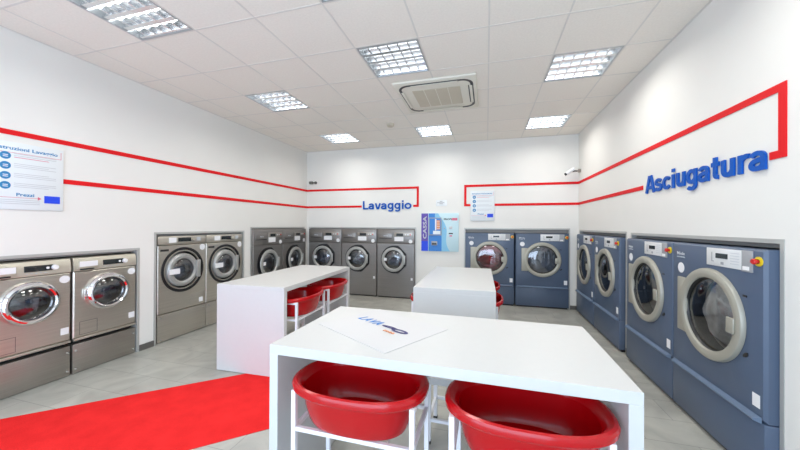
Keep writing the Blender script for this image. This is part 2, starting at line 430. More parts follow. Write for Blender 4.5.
# ------------------------------------------------------------------ dryers
def lip(mb, x0, x1, z0, z1, y0, m=None):
    """wedge shaped grip bar; (y,z) section extruded along x with bevelled ends"""
    S = [(y0, z1 + .004), (y0 - .026, z1 - .006), (y0 - .031, z1 - .014), (y0 - .026, z0 + .006), (y0, z0)]
    i = mb.mi(m); A = [mb.bm.verts.new((x0 + (0 if k in (0, 4) else .02), y, z)) for k, (y, z) in enumerate(S)]
    B = [mb.bm.verts.new((x1 - (0 if k in (0, 4) else .02), y, z)) for k, (y, z) in enumerate(S)]
    mb.bm.faces.new(A); mb.bm.faces.new(B[::-1])
    for k in range(5): mb.bm.faces.new((A[k], A[(k + 1) % 5], B[(k + 1) % 5], B[k]))
def laundry(name, r, cx, cz, y, m, parent, seed=0):
    rnd = random.Random(seed); t = bmesh.new(); bmesh.ops.create_icosphere(t, subdivisions=4, radius=1)
    ph = [rnd.uniform(0, 6) for _ in range(6)]
    for v in t.verts:
        c = v.co; f = 1 + .10 * math.sin(5 * c.x + ph[0] + 3 * c.z) + .08 * math.sin(8 * c.z + ph[1] + 4 * c.y) + .05 * math.sin(13 * c.x + 9 * c.y + ph[2])
        v.co = Vector((cx + c.x * r * .86 * f, y + c.y * .09 * f, cz - r * .34 + c.z * r * .5 * f))
    mb = MB(); mb.merge(t); return mb.build(name, m, parent)
def drum(mb, r, cx, cz, y0, depth, m=None):
    mb.lathe([(r, y0), (r, y0 + depth * .9), (r * .93, y0 + depth), (r * .55, y0 + depth - .01), (r * .5, y0 + depth - .03), (r * .16, y0 + depth - .035), (r * .12, y0 + depth - .06), (0, y0 + depth - .065)], cx, cz, 48, m)

def body_panel(mb, x0, x1, z0, z1, y0, y1, cx, cz, r, seg=48, m=None, bev=.012):
    """front cabinet with a round hole of radius r through its face"""
    i = mb.mi(m)
    # outer loop as points on a square frame matched to the circle
    C = [mb.bm.verts.new((cx + r * math.cos(2 * PI * k / seg), y0, cz + r * math.sin(2 * PI * k / seg))) for k in range(seg)]
    C2 = [mb.bm.verts.new((v.co.x, y0 + .12, v.co.z)) for v in C]
    O = []
    for k in range(seg):
        a = 2 * PI * k / seg; c, s = math.cos(a), math.sin(a)
        tt = []
        if c > 1e-9: tt.append((x1 - bev - cx) / c)
        if c < -1e-9: tt.append((x0 + bev - cx) / c)
        if s > 1e-9: tt.append((z1 - bev - cz) / s)
        if s < -1e-9: tt.append((z0 + bev - cz) / s)
        t = min(tt); O.append([cx + t * c, cz + t * s])
    for X in (x0 + bev, x1 - bev):      # snap the nearest ray to each corner
        for Z in (z0 + bev, z1 - bev):
            k = min(range(seg), key=lambda q: (O[q][0] - X) ** 2 + (O[q][1] - Z) ** 2); O[k] = [X, Z]
    OV = [mb.bm.verts.new((x, y0, z)) for x, z in O]
    cxm, czm = (x0 + x1) / 2, (z0 + z1) / 2
    def grow(x, z):
        X = x1 if abs(x - (x1 - bev)) < 1e-6 else x0 if abs(x - (x0 + bev)) < 1e-6 else x
        Z = z1 if abs(z - (z1 - bev)) < 1e-6 else z0 if abs(z - (z0 + bev)) < 1e-6 else z
        return X, Z
    E1 = [mb.bm.verts.new((grow(x, z)[0] * .35 + x * .65, y0 + .0022, grow(x, z)[1] * .35 + z * .65)) for x, z in O]
    E2 = [mb.bm.verts.new((grow(x, z)[0], y0 + bev, grow(x, z)[1])) for x, z in O]
    E3 = [mb.bm.verts.new((grow(x, z)[0], y1, grow(x, z)[1])) for x, z in O]
    for k in range(seg):
        j = (k + 1) % seg
        for A, B in ((C, OV), (OV, E1), (E1, E2), (E2, E3), (C2, C)):
            mb.bm.faces.new((A[k], A[j], B[j], B[k])).material_index = i
    mb.bm.faces.new(E3).material_index = i

def make_dryer(red=False):
    W = .447
    r = empty('tumble_dryer', (0, 0, 0), 0, 'x', 'tumble dryer')
    cx, cz = .008, .877
    mb = MB(); body_panel(mb, -W, W, .372, 1.352, 0, .70, cx, cz, .262, m=M['dblue'], bev=.018); mb.build('cabinet', None, r)
    mb = MB(); mb.box(-W, W, 0, .70, .03, .366, .008, m=M['dblue']); mb.box(-W + .02, W - .02, .03, .68, 0, .03, m=M['black']); mb.build('base_panel', None, r)
    mb = MB(); lip(mb, -.425, .428, .362, .392, .001); h = mb.build('grip_bar', M['dblue2'], r)
    # door
    mb = MB()
    mb.lathe([(.250, .010), (.249, -.018), (.255, -.027), (.270, -.032), (.296, -.032), (.309, -.026), (.315, -.014), (.316, -.002)], cx, cz, 64)
    d = mb.build('door', M['ringbeige'], r)
    mb = MB(); mb.box(-.345, -.235, -.020, -.002, .665, 1.085, .006); mb.build('hinge_plate', M['ringbeige'], d)
    mb = MB(); mb.box(.215, .278, -.040, -.030, .815, .915, .005); mb.build('door_handle', M['ringbeige'], d)
    mb = MB(); mb.lathe([(.250, -.014), (.247, -.008), (.243, .000), (.240, .004), (.238, .02)], cx, cz, 64); mb.build('door_seal', M['black'], d)
    mb = MB(); mb.lathe([(.242, .002), (.20, -.010), (.12, -.017), (0, -.020)], cx, cz, 48); mb.build('door_glass', M['glassd'] if not red else M['glass'], d)
    mb = MB(); drum(mb, .258, cx, cz, .11, .42); mb.build('drum', M['drum'], r)
    # control panel
    mb = MB(); mb.box(-.022, .290, -.006, 0, 1.218, 1.338, .002, m=M['panelw'])
    mb.box(.29, .372, -.006, 0, 1.212, 1.340, .002, m=M['grey'])
    mb.box(.07, .178, -.008, -.006, 1.272, 1.305, m=M['dark']); mb.box(.118, .142, -.008, -.006, 1.232, 1.25, m=M['grey'])
    mb.box(.030, .036, -.0075, -.006, 1.245, 1.31, m=M['grey']); mb.box(.036, .052, -.0075, -.006, 1.245, 1.251, m=M['grey'])
    for q in range(5): mb.box(.2, .275, -.0072, -.006, 1.245 + q * .017, 1.249 + q * .017, m=M['greyl'])
    mb.box(.30, .350, -.0075, -.006, 1.222, 1.245, m=M['paper'])
    mb.build('control_panel', None, r)
    mb = MB(); mb.lathe([(.028, 0), (.028, -.005), (.014, -.007), (.014, 0)], .411, 1.283, 24, M['yellow'])
    mb.lathe([(.010, -.004), (.010, -.016), (.016, -.019), (.017, -.029), (.013, -.034), (0, -.035)], .411, 1.283, 24, M['redbtn'])
    mb.build('emergency_button', None, r)
    mb = MB(); add_text(mb, 'Miele', -.385, 1.256, .10, .026, 0, .001, .01); add_text(mb, 'PROFESSIONAL', -.385, 1.236, .105, .010, 0, .001, .0); mb.build('brand_lettering', M['greyl'], r, False)
    mb = MB(); mb.lathe([(.041, 0), (.041, -.0015), (0, -.0016)], -.330, 1.156, 24); mb.build('round_sticker', M['paper'], r)
    mb = MB(); mb.box(.365, .418, -.0015, 0, .440, .515); mb.build('square_sticker', M['paper'], r)
    mb = MB(); mb.box(.295, .325, -.003, 0, 1.058, 1.070); mb.build('latch_slot', M['black'], r)
    mb = MB(); mb.prism([(.300, .692), (.322, .698), (.336, .712), (.334, .728), (.318, .724), (.300, .706)], -.005, 0); mb.build('door_lock', M['black'], r)
    return r

D0 = make_dryer(); D0['group'] = 'blue tumble dryers'
D0.location = (.965, YB - .055, 0); D0['label'] = 'blue dryer on the back wall, the one by the corner, grey drum behind its glass'
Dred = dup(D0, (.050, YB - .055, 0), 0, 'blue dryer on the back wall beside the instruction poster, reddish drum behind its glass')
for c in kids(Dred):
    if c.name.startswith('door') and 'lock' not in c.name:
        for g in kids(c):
            if g.name.startswith('door_glass'): g.data = g.data.copy(); g.data.materials[0] = M['glassr']  # door glass tinted rose here; the drum stays plain steel
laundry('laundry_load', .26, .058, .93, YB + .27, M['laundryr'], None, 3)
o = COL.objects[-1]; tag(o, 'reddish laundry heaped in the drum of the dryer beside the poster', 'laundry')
XD = 1.51
dup(D0, (XD, 5.585, 0), -PI / 2, 'blue dryer on the Asciugatura wall, farthest one, by the room corner')
dup(D0, (XD, 4.668, 0), -PI / 2, 'blue dryer on the Asciugatura wall, second nearest to the room corner')
dup(D0, (XD, 3.582, 0), -PI / 2, 'blue dryer below the first letters of Asciugatura, dark empty drum')
Dn = dup(D0, (XD, 2.683, 0), -PI / 2, 'blue dryer nearest the camera with pale laundry behind its round glass')
for c in kids(Dn):
    for g in kids(c):
        if g.name.startswith('door_glass'): g.data = g.data.copy(); g.data.materials[0] = M['glassc']
t = bmesh.new(); bmesh.ops.create_icosphere(t, subdivisions=4, radius=1)
for v in t.verts:
    c = v.co; f_ = 1 + .03 * math.sin(6 * c.x + 4 * c.z) + .025 * math.sin(9 * c.z - 3 * c.x) + .015 * math.sin(15 * c.x + 7 * c.y)
    v.co = Vector((c.x * .25 * f_, c.y * .14 * f_, c.z * .235 * f_))
mb = MB(); mb.merge(t); o = mb.build('laundry_load', M['laundryw'])
o.location = (XD + .16, 2.675, .872); o.rotation_euler = (0, 0, -PI / 2); tag(o, 'pale laundry inside the drum of the nearest dryer', 'laundry')

# ------------------------------------------------------------------ washers
def make_washer_grey():
    """tall anthracite washer, full height front"""
    W = .397; r = empty('washing_machine', (0, 0, 0), 0, 'x', 'washing machine')
    cx, cz = -.036, .79
    mb = MB(); body_panel(mb, -W, W, .02, 1.118, 0, .70, cx, cz, .21, m=M['steeld'], bev=.008)
    mb.box(-W + .02, W - .02, .03, .68, 0, .02, m=M['black']); mb.build('cabinet', None, r)
    mb = MB(); mb.box(-W, W, -.004, .70, 1.122, 1.410, .01); mb.build('control_fascia', M['steeld'], r)
    mb = MB(); mb.box(-.362, -.072, -.012, -.002, 1.215, 1.332, .006, m=M['steeld']); add_text(mb, 'Miele', -.25, 1.265, .09, .022, -.012, .001, .01, m=M['greyl']); mb.box(-.35, -.08, -.014, -.010, 1.218, 1.228, m=M['black']); mb.build('detergent_drawer', None, r)
    mb = MB(); mb.box(-.03, .355, -.010, -.003, 1.262, 1.345, .002, m=M['steelp']); mb.box(.02, .165, -.012, -.010, 1.272, 1.325, m=M['dark'])
    for q in range(3): mb.lathe([(.013, -.009), (.013, -.016), (0, -.017)], .215 + q * .05, 1.30, 12, M['panelw'] if q < 2 else M['redbtn'])
    mb.build('control_panel', None, r)
    mb = MB(); mb.box(-.022, .170, -.006, -.0035, 1.168, 1.256); mb.build('instruction_label', M['paper'], r)
    mb = MB(); mb.lathe([(.040, -.004), (.040, -.0055), (0, -.0056)], .318, 1.164, 24); mb.build('round_sticker', M['paper'], r)
    # dark door surround: round on the left, chamfered on the right
    P = [(cx + .275 * math.cos(a), cz + .285 * math.sin(a)) for a in [math.radians(q) for q in range(90, 271, 10)]] + [(.16, .505), (.235, .60), (.235, .98), (.16, 1.075)]
    mb = MB(); i = mb.mi(None)
    n = 64; A = []; B = []
    for q in range(n):
        a = 2 * PI * q / n; c, s = math.cos(a), math.sin(a)
        if c <= 0: R = 1 / math.sqrt((c / .275) ** 2 + (s / .285) ** 2)
        else: R = min(.268 / max(c, 1e-6), .285 / max(abs(s), 1e-6), .385 / (c + abs(s)))
        A.append(mb.bm.verts.new((cx + R * c, -.001, cz + R * s))); B.append(mb.bm.verts.new((cx + .215 * c, -.012, cz + .215 * s)))
    C = [mb.bm.verts.new((v.co.x, .0, v.co.z)) for v in A]
    A2 = [mb.bm.verts.new((v.co.x * .99 + cx * .01, -.012, v.co.z * .99 + cz * .01)) for v in A]
    B2 = [mb.bm.verts.new((v.co.x, .06, v.co.z)) for v in B]
    for q in range(n):
        j = (q + 1) % n
        for U, V in ((C, A2), (A2, B), (B, B2)): mb.bm.faces.new((U[q], U[j], V[j], V[q]))
    mb.lathe([(.240, -.010), (.240, -.046), (.232, -.047)], cx, cz, 64)
    mb.build('door_surround', M['black'], r)
    mb = MB(); mb.lathe([(.188, .005), (.185, -.045), (.198, -.060), (.225, -.062), (.244, -.054), (.250, -.044), (.244, -.040)], cx, cz, 64); d = mb.build('door', M['ringgrey'], r)
    mb = MB(); mb.lathe([(.188, -.03), (.176, -.022), (.170, .01)], cx, cz, 48); mb.build('door_seal', M['black'], d)
    mb = MB(); mb.lathe([(.180, -.03), (.15, -.048), (.08, -.058), (0, -.06)], cx, cz, 48); mb.build('door_glass', M['glass'], d)
    mb = MB(); mb.box(.165, .225, -.072, -.045, .70, .88, .008); mb.build('door_handle', M['ringgrey'], d)
    mb = MB(); mb.box(-.225, -.165, -.066, -.061, .765, .825); mb.build('door_label', M['paper'], d)
    mb = MB(); drum(mb, .205, cx, cz, .055, .34); mb.build('drum', M['drum'], r)
    mb = MB(); mb.box(.325, .365, -.0018, 0, .375, .425); mb.build('square_sticker', M['paper'], r)
    laundry('laundry_load', .19, cx, cz, .18, M['laundry'], r, 1)
    return r
W0 = make_washer_grey(); W0['group'] = 'dark grey washing machines'
W0.location = (-1.800, YB - .065, 0); W0['label'] = 'dark grey front loading washer beside the blue payment panel'
dup(W0, (-2.608, YB - .065, 0), 0, 'dark grey front loading washer in the middle of the three under the Lavaggio strip')
dup(W0, (-3.412, YB - .065, 0), 0, 'dark grey washer on the back wall closest to the room corner, behind the long table')
dup(W0, (XL + .05, 4.853, 0), PI / 2, 'dark grey washer on the side wall, the one beside the steel washers')
dup(W0, (XL + .05, 5.655, 0), PI / 2, 'dark grey washer on the side wall, the one squeezed into the corner')

def make_washer_steel():
    W = .342; r = empty('steel_washing_machine', (0, 0, 0), 0, 'x', 'washing machine'); cx, cz = -.003, .885
    mb = MB(); body_panel(mb, -W, W, .355, 1.215, 0, .62, cx, cz, .245, m=M['steel'], bev=.008); mb.build('cabinet', None, r)
    mb = MB(); mb.box(-W, W, -.003, .62, 1.219, 1.335, .012); f = mb.build('control_fascia', M['steel'], r)
    mb = MB(); mb.box(-W, W, 0, .62, .01, .347, .004, m=M['steel'])
    for q in ((-.30, .04), (-.30, .31), (.30, .04), (.30, .31)): mb.lathe([(.008, 0), (.008, -.003), (0, -.004)], q[0], q[1], 12, M['chrome'])
    mb.build('base_panel', None, r)
    mb = MB(); mb.box(-.205, -.105, -.006, -.0025, 1.248, 1.315); mb.build('instruction_label', M['paper'], r)
    mb = MB(); mb.box(-.082, .106, -.007, -.0025, 1.258, 1.312, .002, m=M['dark']); mb.lathe([(.022, -.002), (.020, -.02), (0, -.021)], .135, 1.283, 20, M['fascia'])
    mb.box(.19, .25, -.004, -.0025, 1.262, 1.312, m=M['greyl']); mb.build('control_panel', None, r)
    mb = MB(); mb.box(-.31, -.205, -.004, 0, 1.142, 1.168, .001); mb.build('drawer_slot', M['black'], r)
    mb = MB(); mb.lathe([(.043, 0), (.043, -.0015), (0, -.0016)], .283, 1.168, 24); mb.build('round_sticker', M['paper'], r)
    mb = MB(); mb.lathe([(.298, 0), (.296, -.010), (.270, -.012), (.238, .03), (.236, .09)], cx, cz, 64); mb.build('door_surround', M['black'], r)
    dx = -.028
    mb = MB(); mb.lathe([(.145, -.006), (.148, -.038), (.168, -.050), (.198, -.048), (.216, -.030), (.218, .03)], dx, cz, 64); d = mb.build('door', M['ringgrey'], r)
    mb = MB(); mb.box(.145, .205, -.066, -.040, .76, 1.00, .01); mb.build('door_handle', M['ringgrey'], d)
    mb = MB(); mb.box(-.235, -.095, -.0565, -.054, .842, .912); mb.build('door_label', M['paper'], d)
    mb = MB(); mb.lathe([(.146, -.022), (.12, -.038), (.07, -.046), (0, -.048)], dx, cz, 48); mb.build('door_glass', M['glass'], d)
    mb = MB(); drum(mb, .234, cx, cz, .09, .30); mb.build('drum', M['drum'], r)
    laundry('laundry_load', .20, dx, cz, .12, M['laundry'], r, 7)
    mb = MB(); mb.box(.105, .318, -.003, 0, .372, .532, .001); fl = mb.build('service_flap', M['steel'], r)
    mb = MB(); mb.box(.230, .290, -.0045, -.003, .395, .460); mb.build('square_sticker', M['paper'], fl)
    return r
S0 = make_washer_steel(); S0['group'] = 'steel washing machines with tall base'
S0.location = (XL - .006, 3.226, 0); S0.rotation_euler = (0, 0, PI / 2); S0['label'] = 'steel washer with a large round dark rimmed door, fully in view beside the bare wall'
dup(S0, (XL - .006, 3.916, 0), PI / 2, 'steel washer with dark rimmed door partly hidden behind the long white table')

def make_washer_small():
    W = .282; r = empty('small_washing_machine', (0, 0, 0), 0, 'x', 'washing machine'); cx, cz = .002, .775
    mb = MB(); body_panel(mb, -W, W, .352, 1.010, 0, .60, cx, cz, .17, m=M['steel'], bev=.010); mb.build('cabinet', None, r)
    # sloping fascia
    mb = MB(); i = mb.mi(None)
    S = [(.0, 1.014), (-.004, 1.03), (.004, 1.118), (.016, 1.142), (.030, 1.15), (.60, 1.15), (.60, 1.014)]
    A = [mb.bm.verts.new((-W, y, z)) for y, z in S]; B = [mb.bm.verts.new((W, y, z)) for y, z in S]
    mb.bm.faces.new(A); mb.bm.faces.new(B[::-1])
    for k in range(len(S)): j = (k + 1) % len(S); mb.bm.faces.new((A[k], A[j], B[j], B[k]))
    mb.build('control_fascia', M['fascia'], r)
    mb = MB(); mb.box(-W, W, -.012, .05, .326, .350, .008); mb.build('bottom_lip', M['steel'], r)
    mb = MB(); mb.box(-W, W, .004, .58, .005, .292, .003, m=M['steelp']); mb.box(-W + .01, W - .01, .06, .58, .292, .326, m=M['black'])
    for q in ((-.258, .05), (-.258, .228), (.262, .05), (.262, .228)): mb.lathe([(.010, .004), (.010, .0), (0, -.001)], q[0], q[1], 14, M['chrome'])
    mb.build('base_panel', None, r)
    mb = MB(); mb.box(-.245, -.085, -.010, .01, 1.035, 1.112, .004, m=M['fascia']); mb.box(-.24, -.09, -.0115, -.010, 1.055, 1.108, m=M['paper']); mb.box(-.235, -.12, -.014, -.002, 1.022, 1.034, .003, m=M['black']); mb.build('detergent_drawer', None, r)
    mb = MB(); mb.box(-.038, .150, -.008, .01, 1.052, 1.106, .003, m=M['dark']); mb.lathe([(.011, -.006), (.011, -.012), (0, -.013)], .112, 1.078, 16, M['paper']); mb.lathe([(.024, -.006), (.022, -.026), (.018, -.03), (0, -.031)], .160, 1.078, 24, M['paper'])
    for q in range(5): mb.box(-.03 + q * .03, -.015 + q * .03, -.004, .003, 1.034, 1.040, m=M['greyl'])
    mb.build('control_panel', None, r)
    mb = MB(); mb.lathe([(.036, 0), (.036, -.0015), (0, -.0016)], .235, .950, 28, sx=1.1); mb.build('round_sticker', M['paper'], r)
    mb = MB(); mb.lathe([(.137, .01), (.136, -.024), (.146, -.048), (.158, -.056), (.172, -.054), (.188, -.038), (.196, -.018), (.197, .0)], cx, cz, 72); d = mb.build('door', M['chrome'], r)
    mb = MB(); mb.lathe([(.137, -.026), (.10, -.046), (.05, -.055), (0, -.057)], cx, cz, 48); mb.build('door_glass', M['glassd'], d)
    mb = MB(); mb.box(-.205, -.175, -.03, -.0, .72, .83, .006); mb.build('hinge_plate', M['chrome'], d)
    mb = MB(); drum(mb, .166, cx, cz, .08, .28); mb.build('drum', M['drum'], r)
    laundry('laundry_load', .15, cx, cz + .02, .10, M['laundry'], r, 11)
    mb = MB()
    for a, b, c, e in ((-.232, -.085, .502, .505), (-.232, -.085, .374, .377), (-.232, -.229, .374, .505), (-.088, -.085, .374, .505)): mb.box(a, b, -.0015, 0, c, e)
    mb.build('service_flap', M['skirt'], r)
    mb = MB(); mb.box(.208, .268, -.0018, 0, .418, .482); mb.build('square_sticker', M['paper'], r)
    return r
A0 = make_washer_small(); A0['group'] = 'small steel washing machines'
A0.location = (XL - .004, 2.355, 0); A0.rotation_euler = (0, 0, PI / 2); A0['label'] = 'small steel washer with a chrome porthole, the one at the dark skirting side'
dup(A0, (XL - .004, 1.772, 0), PI / 2, 'small steel washer with a chrome porthole cut by the photo edge, below the instruction board')

# ------------------------------------------------------------------ tables
def make_table():
    r = empty('white_table', (0, 0, 0), 0, 'x', 'table')
    L, D, t = .800, .388, .048
    mb = MB(); mb.box(-L, L, -D, D, .88 - t, .88, .0015, seg=1); mb.build('tabletop', M['lam'], r)
    for s in (-1, 1):
        mb = MB(); mb.box(s * L, s * (L - t), -D, D, .006, .88 - t, .0015, seg=1); g = mb.build('side_panel', M['lam'], r)
        mb = MB()
        for q in (-.3, .3): mb.cyl((s * (L - t / 2), q, 0), (s * (L - t / 2), q, .006), .015, 12)
        mb.build('foot', M['black'], g)
    return r
T0 = make_table(); T0['group'] = 'white laminate tables'; T0.location = (-.247, 1.710, 0); T0.rotation_euler = (0, 0, -.008)
T0['label'] = 'nearest white table with a printed sheet lying on its top'
LT_C, LT_R = Vector((-2.288, 3.358)), math.radians(2.0)
dup(T0, (LT_C.x, LT_C.y, 0), PI / 2 + LT_R, 'long white table in front of the steel washers')
dup(T0, (-.314, 3.772, 0), PI / 2 + .014, 'white table farthest back, in front of the back wall dryers')

# ------------------------------------------------------------------ basket trolleys and tubs
def make_trolley():
    r = empty('basket_trolley', (0, 0, 0), 0, 'x', 'trolley', 'white basket trolleys under the tables')
    a, b, q = .283, .165, .0115
    for sx in (-1, 1):
        for sy in (-1, 1):
            mb = MB(); mb.box(sx * a - q, sx * a + q, sy * b - q, sy * b + q, 0.075, .712, .002, seg=1); mb.build('leg', M['tubewhite'], r)
            mb = MB(); mb.cyl((sx * a, sy * b, .045), (sx * a, sy * b, .08), .009, 10); mb.cyl((sx * a - .012, sy * b, .032), (sx * a + .012, sy * b, .032), .030, 20); mb.build('caster', M['black'], r)
    for sx in (-1, 1):
        mb = MB(); mb.box(sx * (a + .003), sx * (a + .0115), -b + q, b - q, .690, .710, .001, seg=1); mb.build('top_rail', M['tubewhite'], r)
    for z, nm in ((.525, 'shelf_frame'), (.14, 'lower_frame')):
        mb = MB()
        for sy in (-1, 1): mb.box(-a + q, a - q, sy * b - .009, sy * b + .009, z, z + .0195, .001, seg=1)
        for sx in (-1, 1): mb.box(sx * a - .009, sx * a + .009, -b + q, b - q, z, z + .0195, .001, seg=1)
        for k in range(4): mb.cyl((-a + .113 * (k + 1), -b, z + .008), (-a + .113 * (k + 1), b, z + .008), .004, 8)
        mb.build(nm, M['tubewhite'], r)
    return r
def make_tub():
    r = empty('laundry_tub', (0, 0, 0), 0, 'x', 'laundry basket', 'red plastic laundry tubs')
    def loop(bm, a, b, z, n=72):
        P = []
        for k in range(n):
            t = 2 * PI * k / n; c, s = math.cos(t), math.sin(t); e = 2 / 2.45
            P.append(bm.verts.new((1.075 * a * abs(c) ** e * (1 if c > 0 else -1), b * .95 * abs(s) ** e * (1 if s > 0 else -1), z)))
        return P
    def skin(prof, name, parent):
        mb = MB(); R = [loop(mb.bm, a, b, z) for a, b, z in prof]; n = len(R[0])
        for A, B in zip(R, R[1:]):
            for k in range(n): mb.bm.faces.new((A[k], A[(k + 1) % n], B[(k + 1) % n], B[k]))
        return mb, R
    mb, R = skin([(.205, .145, .0), (.222, .163, .006), (.233, .177, .03), (.249, .191, .09), (.258, .202, .165), (.254, .198, .165), (.244, .186, .09), (.227, .171, .035), (.212, .155, .012), (.18, .12, .008)], 'b', r)
    mb.bm.faces.new(R[0]); mb.bm.faces.new(R[-1][::-1]); mb.build('tub_body', M['red'], r)
    mb, R = skin([(.258, .202, .172), (.288, .213, .166), (.300, .222, .160), (.308, .228, .168), (.310, .229, .186), (.304, .224, .197), (.292, .215, .202), (.279, .210, .199), (.268, .205, .190), (.254, .198, .165)], 'b', r)
    n = len(R[0])
    for k in range(n): mb.bm.faces.new((R[-1][k], R[-1][(k + 1) % n], R[0][(k + 1) % n], R[0][k]))
    mb.build('rim', M['red'], r)
    return r
K0, B0 = make_trolley(), make_tub()
def on_lt(u, v):          # a place in the long table's own frame: u along it, v towards the room
    c, q = math.cos(LT_R), math.sin(LT_R); return (LT_C.x + v * c - u * q, LT_C.y + v * q + u * c)
SPOTS = [((-.580, 1.432), 0, 'white trolley under the nearest table, at its end by the red carpet', 'glossy red laundry tub under the nearest table, fully in view at the carpet end'),
         ((.150, 1.432), 0, 'white trolley under the nearest table, at its dryer end', 'glossy red laundry tub under the nearest table, at its dryer end'),
         (on_lt(-.400, .285), PI / 2 + LT_R, 'white trolley under the long washer side table, nearer the camera', 'red laundry tub under the long washer side table, the nearer of two'),
         (on_lt(.285, .285), PI / 2 + LT_R, 'white trolley under the long washer side table, farther from the camera', 'red laundry tub under the long washer side table, the farther of two'),
         ((-.068, 3.375), PI / 2, 'white trolley under the farthest table, nearer one on the dryer side', 'red laundry tub poking out of the farthest table on its dryer side, nearer one'),
         ((-.068, 4.130), PI / 2, 'white trolley under the farthest table, rear one on the dryer side', 'red laundry tub poking out of the farthest table on its dryer side, rear one'),
         ((-.555, 3.355), PI / 2, 'white trolley under the farthest table on its washer side', 'red laundry tub just peeping out of the farthest table on its washer side')]
TUB_OFF = [(-.008, -.03), (.008, -.03), (.02, 0), (.02, 0), (.02, 0), (.02, 0), (-.02, 0)]
for n, ((x, y), rz, lk, lt) in enumerate(SPOTS):
    tx, ty = x + TUB_OFF[n][0], y + TUB_OFF[n][1]
    if n == 0:
        K0.location = (x, y, 0); K0['label'] = lk; B0.location = (tx, ty, .5455); B0['label'] = lt
    else:
        dup(K0, (x, y, 0), rz, lk); dup(B0, (tx, ty, .5455), rz, lt)

# white stool behind the nearest table, seen between the tubs
st = empty('stool', (-.19, 2.24, 0), 0, 'white stool standing behind the nearest table, glimpsed between its two tubs', 'stool')
mb = MB(); mb.box(-.20, .20, -.16, .16, .405, .455, .006); mb.build('seat', M['lam'], st)
for sx in (-1, 1):
    for sy in (-1, 1):
        mb = MB(); mb.box(sx * .185 - .014, sx * .185 + .014, sy * .145 - .014, sy * .145 + .014, .02, .405, .002); g = mb.build('leg', M['tubewhite'], st)
        mb = MB(); mb.box(sx * .185 - .015, sx * .185 + .015, sy * .145 - .015, sy * .145 + .015, 0, .02, .002); mb.build('rubber_foot', M['black'], g)
mb = MB()
for sy in (-1, 1): mb.box(-.171, .171, sy * .145 - .009, sy * .145 + .009, .15, .17)
for sx in (-1, 1): mb.box(sx * .185 - .009, sx * .185 + .009, -.131, .131, .15, .17)
mb.build('stretcher', M['tubewhite'], st)

# ------------------------------------------------------------------ printed sheet on the near table
sh = empty('printed_sheet', (-.597, 1.742, .8806), -math.radians(30), 'white sheet with a small blue and red logo lying askew on the nearest table', 'sheet')
mb = MB(); NX, NY = 24, 20; W, D = .303, .243; V = {}
for s_, zz in ((0, .0), (1, .0022)):
    for i in range(NX + 1):
        for j in range(NY + 1):
            u, v = i / NX, j / NY
            wav = (.0012 * math.sin(9 * u + 5 * v) * math.sin(7 * v + 2) + .0012) * min(1, 6 * min(u, 1 - u, v, 1 - v))
            V[s_, i, j] = mb.bm.verts.new(((u * 2 - 1) * W, (v * 2 - 1) * D, zz + (wav if s_ else 0)))
for i in range(NX):
    for j in range(NY):
        mb.bm.faces.new([V[1, i, j], V[1, i + 1, j], V[1, i + 1, j + 1], V[1, i, j + 1]])
        mb.bm.faces.new([V[0, i, j], V[0, i, j + 1], V[0, i + 1, j + 1], V[0, i + 1, j]])
for a, b in [((i, 0), (i + 1, 0)) for i in range(NX)] + [((NX, j), (NX, j + 1)) for j in range(NY)] + [((i + 1, NY), (i, NY)) for i in range(NX)] + [((0, j + 1), (0, j)) for j in range(NY)]:
    mb.bm.faces.new([V[0, a[0], a[1]], V[0, b[0], b[1]], V[1, b[0], b[1]], V[1, a[0], a[1]]])
mb.build('sheet_body', M['sheet'], sh)
def flat_text(body, x, y, w, h, z, m, name, off=.012, shear=.25):
    t, (a, b, c, d) = text_bm(body, offset=off, sp=1.22); mb = MB()
    for v in t.verts:
        Y = (v.co.y - c) / (d - c) * h
        v.co = Vector((x + (v.co.x - a) / (b - a) * w + Y * shear, y + Y, z))
    r_ = bmesh.ops.extrude_face_region(t, geom=t.faces[:])
    for g in r_['geom']:
        if isinstance(g, bmesh.types.BMVert): g.co.z += .0008
    mb.merge(t); return mb.build(name, m, sh, False)
flat_text('LAVA', -.222, -.010, .190, .066, 0.0050, M['blue2'], 'logo_lettering')
mb = MB()      # dark swoosh and rings right of the lettering
def ell(mb, cx, cy, a, b, ai, bi, z, rot=0., n=40):
    c_, s_ = math.cos(rot), math.sin(rot); R = []
    for (A, B), zz in (((a, b), z), ((a, b), z + .0008), ((ai, bi), z + .0008), ((ai, bi), z)):
        R.append([mb.bm.verts.new((cx + A * math.cos(t) * c_ - B * math.sin(t) * s_, cy + A * math.cos(t) * s_ + B * math.sin(t) * c_, zz)) for t in [2 * PI * k / n for k in range(n)]])
    for P, Q in zip(R, R[1:] + R[:1]):
        for k in range(n): mb.bm.faces.new((P[k], P[(k + 1) % n], Q[(k + 1) % n], Q[k]))
ell(mb, .140, .012, .060, .024, .038, .009, 0.0050, .05); ell(mb, .048, .020, .058, .014, .025, .004, 0.0050, .10)
mb.build('logo_emblem', M['navy'], sh, False)
mb = MB(); 
for q in range(4): mb.box(.065 + q * .022, .080 + q * .022, -.048, -.031, 0.0050, .0074)
mb.build('logo_tagline', M['orange'], sh, False)

# ------------------------------------------------------------------ red carpet
cd = Vector((math.cos(math.radians(42)), math.sin(math.radians(42)))); cn = Vector((-cd.y, cd.x))
near = Vector((-1.69, 1.762)); far = near + cn * 1.0
mb = MB()
# the strip runs from the shopfront to just under the long table
L0, L1 = -2.9, 0.36
P = [near + cd * L0, near + cd * L1, far + cd * (L1 + .30), far + cd * (L0 + 0)]
P[3] = far + cd * L0
